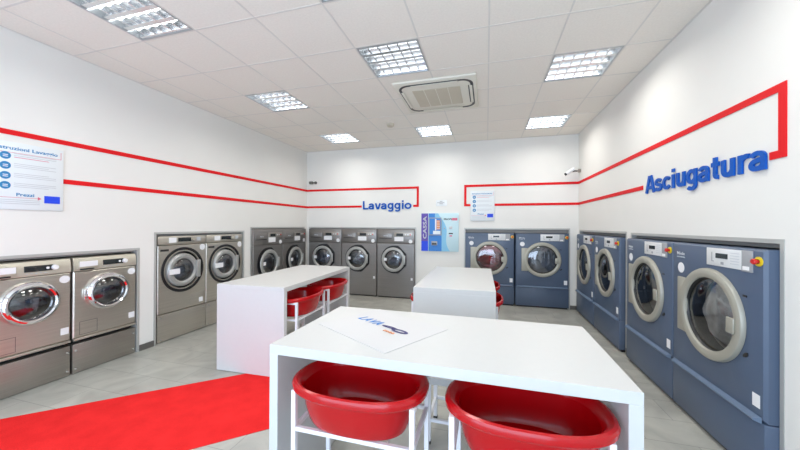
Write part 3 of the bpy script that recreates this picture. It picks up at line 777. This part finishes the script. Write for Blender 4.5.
# stop at the left wall
def clipx(pts, x):
    out = []
    for i in range(len(pts)):
        a, b = pts[i], pts[(i + 1) % len(pts)]
        if a.x >= x: out.append(a)
        if (a.x - x) * (b.x - x) < 0: t = (x - a.x) / (b.x - a.x); out.append(a + (b - a) * t)
    return out
P = clipx(P, XL + .05)
A = [mb.bm.verts.new((p.x, p.y, .0005)) for p in P]; B = [mb.bm.verts.new((p.x, p.y, .0055)) for p in P]
mb.bm.faces.new(A[::-1]); mb.bm.faces.new(B)
for i in range(len(P)): j = (i + 1) % len(P); mb.bm.faces.new((A[i], A[j], B[j], B[i]))
tag(mb.build('red_carpet', M['carpet'], smooth=False), 'bright red carpet runner lying diagonally across the grey floor tiles', 'carpet')

# ------------------------------------------------------------------ red wall strips
SW = .044
def strip_box(mb, to3, u0, u1, z0, z1, t=.006):
    P = [to3(u, d, z) for u in (u0, u1) for d in (0, -t) for z in (z0, z1)]
    xs, ys, zs = zip(*P); mb.box(min(xs), max(xs), min(ys), max(ys), min(zs), max(zs))
za, zb, h2 = 2.262, 1.890, SW / 2
mb = MB()
strip_box(mb, TL, .2, YB, za - h2, za + h2); strip_box(mb, TL, 1.99, YB, zb - h2, zb + h2); strip_box(mb, TL, .2, 1.53, zb - h2, zb + h2)
strip_box(mb, TL, .2, .2 + SW, zb - h2, za + h2)
strip_box(mb, TB, XL + .006, -1.328, za - h2, za + h2); strip_box(mb, TB, XL + .006, -2.575, zb - h2, zb + h2)
strip_box(mb, TB, -1.328 - SW, -1.328, zb - h2, za - h2); strip_box(mb, TB, -1.445, -1.328 - SW, zb - h2, zb + h2)
tag(mb.build('red_wall_strip', M['stripe'], smooth=False), 'red strip framing the Lavaggio lettering and running along the washer walls', 'wall strip', 'red wall strips')
mb = MB()
strip_box(mb, TB, -.425, XR - .006, za - h2, za + h2); strip_box(mb, TB, -.425, -.425 + SW, zb - h2, za - h2)
strip_box(mb, TB, -.425 + SW, XR - .006, zb - h2, zb + h2)
strip_box(mb, TR, 2.191, YB, za - h2, za + h2); strip_box(mb, TR, 3.80, YB, zb - h2, zb + h2)
strip_box(mb, TR, 2.191, 2.191 + SW * 1.1, zb - h2, za - h2); strip_box(mb, TR, 2.191 + SW * 1.1, 2.296, zb - h2, zb + h2)
tag(mb.build('red_wall_strip', M['stripe'], smooth=False), 'red strip framing the Asciugatura lettering and running along the dryer walls', 'wall strip', 'red wall strips')

# ------------------------------------------------------------------ blue lettering, each letter its own part
def arc(cx, cz, rx, rz, a0, a1, n=14):
    return [(cx + rx * math.cos(math.radians(a0 + (a1 - a0) * k / n)), cz + rz * math.sin(math.radians(a0 + (a1 - a0) * k / n))) for k in range(n + 1)]
BW = .255        # stem width, x-height = 1
GLYPH = {       # advance, strokes (centre lines of bold grotesque letters)
    'A': (1.30, [[(.12, 0), (.55, 1.40)], [(1.18, 0), (.75, 1.40)], [(.32, .42), (.98, .42)], [(.45, 1.28), (.85, 1.28)]]),
    'L': (1.02, [[(.22, 0), (.22, 1.40)], [(.22, .125), (.98, .125)]]),
    'a': (1.02, [[(.76, .0), (.76, .66)], arc(.45, .66, .31, .22, 0, 165), [(.76, .56)] + arc(.40, .30, .27, .20, 90, 250) + arc(.45, .36, .31, .25, 265, 350)]),
    's': (.98, [arc(.46, .71, .30, .18, 15, 100) + arc(.44, .71, .28, .18, 110, 250) + [(.46, .50)] + arc(.50, .31, .31, .19, 80, -70) + arc(.46, .31, .34, .20, -90, -165)]),
    'c': (1.00, [arc(.52, .50, .37, .38, 38, 322, 26)]),
    'i': (.50, [[(.25, 0), (.25, 1.0)], [(.25, 1.16), (.25, 1.40)]]),
    'u': (1.08, [[(.24, 1.0), (.24, .42)] + arc(.53, .42, .29, .31, 190, 350)[1:] , [(.84, 1.0), (.84, 0)]]),
    'g': (1.08, [[(.84, 1.0), (.84, -.02)] + arc(.50, -.05, .34, .24, -5, -150), arc(.50, .52, .34, .37, 0, 360, 30)]),
    't': (.66, [[(.32, 1.30), (.32, .30)] + arc(.52, .30, .20, .18, 190, 275), [(.06, .89), (.60, .89)]]),
    'r': (.74, [[(.24, 0), (.24, 1.0)], arc(.60, .55, .36, .33, 180, 70)]),
    'v': (1.00, [[(.14, 1.0), (.45, .0)], [(.86, 1.0), (.55, .0)]]),
    'o': (1.12, [arc(.56, .50, .41, .37, 0, 360, 32)]),
}
def ribbon(mb, P, w, y0, y1):
    P = [Vector(p) for p in P]; closed = (P[0] - P[-1]).length < 1e-4; n = len(P); L = []; Rr = []
    for k in range(n):
        a = P[k - 1] if k > 0 else (P[-2] if closed else P[k]); b = P[k + 1] if k < n - 1 else (P[1] if closed else P[k])
        d1 = (P[k] - a).normalized() if (P[k] - a).length > 1e-6 else (b - P[k]).normalized()
        d2 = (b - P[k]).normalized() if (b - P[k]).length > 1e-6 else d1
        d = (d1 + d2).normalized(); nn = Vector((-d.y, d.x)); m_ = 1 / max(.6, nn.dot(Vector((-d1.y, d1.x))))
        L.append(P[k] + nn * w / 2 * m_); Rr.append(P[k] - nn * w / 2 * m_)
    v = lambda p, y: mb.bm.verts.new((p.x, y, p.y))
    A0, A1, B0_, B1 = [[v(p, y) for p in Q] for Q, y in ((L, y0), (L, y1), (Rr, y0), (Rr, y1))]
    for k in range(n - 1):
        for q in ((A0[k], A0[k + 1], B0_[k + 1], B0_[k]), (A1[k], B1[k], B1[k + 1], A1[k + 1]), (A0[k], A1[k], A1[k + 1], A0[k + 1]), (B0_[k], B0_[k + 1], B1[k + 1], B1[k])): mb.bm.faces.new(q)
    if not closed:
        for k in (0, -1): mb.bm.faces.new((A0[k], B0_[k], B1[k], A1[k]))
def lettering(word, x0, w, zbase, xh, loc, rz, label, cap):
    """zbase: base line, cap: height of the capital"""
    r = empty('wall_lettering', loc, rz, label, 'lettering')
    tot = sum(GLYPH[c][0] for c in word) - .14; sx = w / tot; sz = cap / 1.40; x = -.07
    for ch in word:
        adv, strokes = GLYPH[ch]; mb = MB()
        for q, st_ in enumerate(strokes): ribbon(mb, st_, BW * (.94 if ch in 'sagc' and len(st_) > 3 else 1), -.012 - .0002 * q, 0)
        for v in mb.bm.verts: v.co.x = x0 + (v.co.x + x) * sx; v.co.z = zbase + v.co.z * sz
        mb.build('letter', M['blue'], r, False); x += adv
    return r
lettering('Lavaggio', -2.548, 1.062, 1.827, .16, (0, YB - .004, 0), 0, 'blue raised letters reading Lavaggio on the back wall', .178)
lettering('Asciugatura', -3.717, 1.417, 1.820, .16, (XR - .004, 0, 0), -PI / 2, 'blue raised letters reading Asciugatura on the dryer wall', .168)

# ------------------------------------------------------------------ instruction boards
def board(name, title, loc, rz, label, tw):
    r = empty(name, loc, rz, label, 'poster')
    mb = MB(); mb.box(-.223, .223, -.012, 0, -.288, .288, .003); mb.build('panel', M['boardw'], r)
    y = -.0122
    mb = MB(); add_text(mb, title, -.195, .212, tw, .038, y, .001, .02); mb.build('title_lettering', M['cyan'], r, False)
    mb = MB()
    for a, b, c, d in ((-.205, .205, .196, .199), (.202, .205, .199, .262), (-.205, .055, -.186, -.183)): mb.box(a, b, y - .001, y, c, d, m=M['pinkred'])
    mb.prism([(.048, -.200), (.072, -.1845), (.048, -.169)], y - .001, y, m=M['pinkred'])
    mb.build('red_rules', None, r, False)
    for k in range(4):
        z = .168 - .084 * k
        mb = MB(); mb.lathe([(.032, y), (.032, y - .0015), (0, y - .0016)], -.150, z, 28, M['cyan'])
        [mb.box(-.165, -.135, y - .0025, y - .0016, z - .012 + q, z - .006 + q, m=M['paper']) for q in (0, .014)]
        mb.build('pictogram', None, r, False)
        mb = MB()
        for q in range(3): mb.box(-.10, .17 - .05 * ((q + k) % 3 == 2), y - .0008, y, z + .020 - q * .015, z + .0245 - q * .015, m=M['pinkred'] if (k == 0 and q == 2) else M['greyl'])
        mb.build('small_print', None, r, False)
    mb = MB(); add_text(mb, 'Prezzi', -.085, -.172, .110, .028, y, .001, .02); mb.build('price_lettering', M['cyan'], r, False)
    mb = MB()
    for q in range(3): mb.box(-.20, .06, y - .0008, y, -.208 - q * .016, -.203 - q * .016)
    mb.build('small_print', M['greyl'], r, False)
    mb = MB(); mb.box(.090, .198, y - .0012, y, -.222, -.155); mb.build('blue_flag_print', M['flagblue'], r, False)
    return r
board('instruction_board', 'Istruzioni Lavaggio', (XL, 1.762, 1.893), PI / 2, 'white instruction board on the washer wall titled Istruzioni Lavaggio', .375)
board('instruction_poster', 'Istruzioni Asciugatura', (-.080, YB - .006, 1.873), 0, 'white instruction poster overlapping the red strip above the back dryers', .375)

# small white notice above the payment panel
nt_ = empty('wall_notice', (-.868, YB, 1.938), 0, 'small white notice with grey print above the payment panel', 'sign')
mb = MB(); mb.box(-.108, .108, -.004, 0, -.06, .06, .001); mb.build('plate', M['boardw'], nt_)
mb = MB()
for a, b, z in ((-.085, .06, .0), (-.04, .03, -.022), (-.03, .02, .028)): mb.box(a, b, -.005, -.004, z, z + .012)
mb.build('small_print', M['grey'], nt_, False)

# ------------------------------------------------------------------ payment panel
pp = empty('payment_panel', (-.898, YB, 1.357), 0, 'blue and white payment panel with a small screen between washers and dryers', 'payment terminal')
mb = MB(); mb.box(-.378, .378, -.03, 0, -.402, .402, .003); mb.build('front_plate', M['blue4'], pp)
pp.scale = (.98, 1, .94)
y = -.0302
def wave(mb, L, R_, z0, z1, m, n=24, t=.001, off=0.):
    """region between two x(z) curves"""
    A = []; B = []
    for k in range(n + 1):
        z = z0 + (z1 - z0) * k / n; A.append((L(z), z)); B.append((R_(z), z))
    mb.prism(A + B[::-1], y - t, y, m=m)
mb = MB()
w1 = lambda z: -.07 + .10 * math.sin((z - .12) * 3.6 + .3) * -1 - .0
mb2 = None
wave(mb, lambda z: -.225, lambda z: max(-.21, min(.04, .005 - .17 * z - .05 * math.sin(6 * z))), -.40, .40, M['blue2'])
wave(mb, lambda z: max(-.21, min(.04, .005 - .17 * z - .05 * math.sin(6 * z))), lambda z: max(-.05, min(.30, .115 - .30 * z + .05 * math.sin(8 * z + .6))), -.40, .40, M['blue3'])
mb.build('wave_print', None, pp, False)
mb = MB(); rect(mb, -.376, -.235, -.40, .40, y, M['purple'], .0015); rect(mb, -.376, -.235, -.40, -.19, y - .0015, M['flagblue'], .0004); mb.build('purple_band', None, pp, False)
mb = MB(); add_text(mb, 'CASSA', -.268, -.14, .48, .074, y - .002, .001, .02, rot=1); mb.build('band_lettering', M['greyl'], pp, False)
mb = MB(); add_text(mb, 'PROFI', .085, .258, .155, .036, y - .0012, .001, .03); mb.build('maker_lettering', M['black'], pp, False)
mb = MB(); rect(mb, .245, .355, .250, .302, y, M['pinkred'], .0012); mb.build('red_print', None, pp, False)
mb = MB(); mb.box(-.222, .040, -.050, -.031, -.065, .310, .004, m=M['grey']); mb.box(-.205, .022, -.0515, -.050, -.048, .292, m=M['blue2'])
mb.box(-.09, -.065, -.0525, -.0515, .04, .28, m=M['paper']); mb.box(-.060, .010, -.0525, -.0515, .06, .255, m=M['orange'])
for q in range(4): mb.box(-.060, .010, -.053, -.0525, .075 + q * .048, .081 + q * .048, m=M['paper'])
mb.box(-.13, .018, -.0528, -.0515, -.04, .03, m=M['boardw']); mb.build('screen', None, pp, False)
mb = MB(); mb.box(-.165, -.045, -.052, -.031, -.275, -.190, .004, m=M['grey']); mb.box(-.150, -.060, -.054, -.052, -.262, -.225, m=M['black']); mb.build('coin_tray', None, pp)
mb = MB(); mb.box(.195, .255, -.040, -.031, .07, .125, .003, m=M['greyl']); mb.build('card_reader', None, pp)
mb = MB(); mb.box(.185, .265, -.036, -.031, -.035, -.012, m=M['black']); mb.box(.20, .25, -.036, -.031, -.085, -.06, m=M['pinkred']); mb.build('note_slot', None, pp, False)
mb = MB(); mb.lathe([(.012, y), (.012, y - .012), (0, y - .013)], .10, .085, 16); mb.build('lock', M['steelp'], pp)

# ------------------------------------------------------------------ security cameras
sc_ = empty('security_camera', (1.50, 6.04, 2.46), 0, 'white security camera on the back wall by the dryer corner', 'security camera')
mb = MB(); mb.cyl((-.16, -.02, -.055), (-.03, .0, .035), .030, 20); mb.build('camera_body', M['tubewhite'], sc_)
mb = MB(); mb.cyl((-.175, -.023, -.065), (-.160, -.02, -.055), .024, 20); mb.build('lens', M['black'], sc_)
mb = MB(); mb.cyl((-.05, .0, .0), (.045, .06, 0), .012, 12); mb.cyl((-.06, 0, 0), (-.03, .01, 0), .022, 12); mb.build('bracket', M['black'], sc_)
mb = MB(); mb.cyl((.04, .02, 0), (.076, .02, 0), .032, 20); mb.cyl((.03,.05,0),(.06,.02,0),.012,10); mb.build('mount', M['steelp'], sc_)
s2 = empty('security_camera', (-3.73, YB, 2.432), 0, 'small dark security camera on the back wall above the red strip corner', 'security camera')
mb = MB(); mb.cyl((-.03, -.11, -.01), (-.02, -.03, .0), .034, 18); mb.build('camera_body', M['skirt'], s2)
mb = MB(); mb.cyl((-.02, -.04, 0), (.05, -.01, 0), .010, 10); mb.cyl((.05, -.03, 0), (.05, 0, 0), .030, 18); mb.build('bracket', M['skirt'], s2)

# ------------------------------------------------------------------ daylight and camera
w = bpy.data.worlds.new('sky'); SC.world = w; w.use_nodes = True
bg = w.node_tree.nodes['Background']; bg.inputs['Color'].default_value = (.64, .79, 1., 1); bg.inputs['Strength'].default_value = 6.2
pl = bpy.data.lights.new('shopfront_daylight', 'AREA'); pl.shape = 'RECTANGLE'; pl.size = 4.7; pl.size_y = 2.65; pl.energy = 1; pl.cycles.is_portal = True
po = bpy.data.objects.new('shopfront_daylight', pl); COL.objects.link(po); po.location = ((XL + XR) / 2, YF - .14, 1.4); po.rotation_euler = (PI / 2, 0, 0)

cam = bpy.data.cameras.new('camera'); co = bpy.data.objects.new('camera', cam); COL.objects.link(co); SC.camera = co
f, yaw, pitch, roll = 309.86, .2726, .003, .0046
cam.sensor_width = 36; cam.lens = f / 800 * 36; cam.clip_start = .05
R0 = Vector((math.cos(yaw), math.sin(yaw), 0)); D0_ = Vector((-math.sin(yaw), math.cos(yaw), 0)); U0 = Vector((0, 0, 1))
D2 = D0_ * math.cos(pitch) + U0 * math.sin(pitch); U2 = -D0_ * math.sin(pitch) + U0 * math.cos(pitch)
R3 = R0 * math.cos(roll) + U2 * math.sin(roll); U3 = -R0 * math.sin(roll) + U2 * math.cos(roll)
co.matrix_world = Matrix(((R3.x, U3.x, -D2.x, 0), (R3.y, U3.y, -D2.y, 0), (R3.z, U3.z, -D2.z, 1.4791), (0, 0, 0, 1)))

vs = SC.view_settings; vs.view_transform = 'Standard'; vs.look = 'None'; vs.gamma = 1; vs.use_curve_mapping = False; vs.exposure = .10
SC.cycles.use_denoising = True; SC.cycles.max_bounces = 10; SC.cycles.diffuse_bounces = 6; SC.cycles.glossy_bounces = 5
SC.cycles.sample_clamp_indirect = 6; SC.cycles.caustics_reflective = False; SC.cycles.caustics_refractive = False
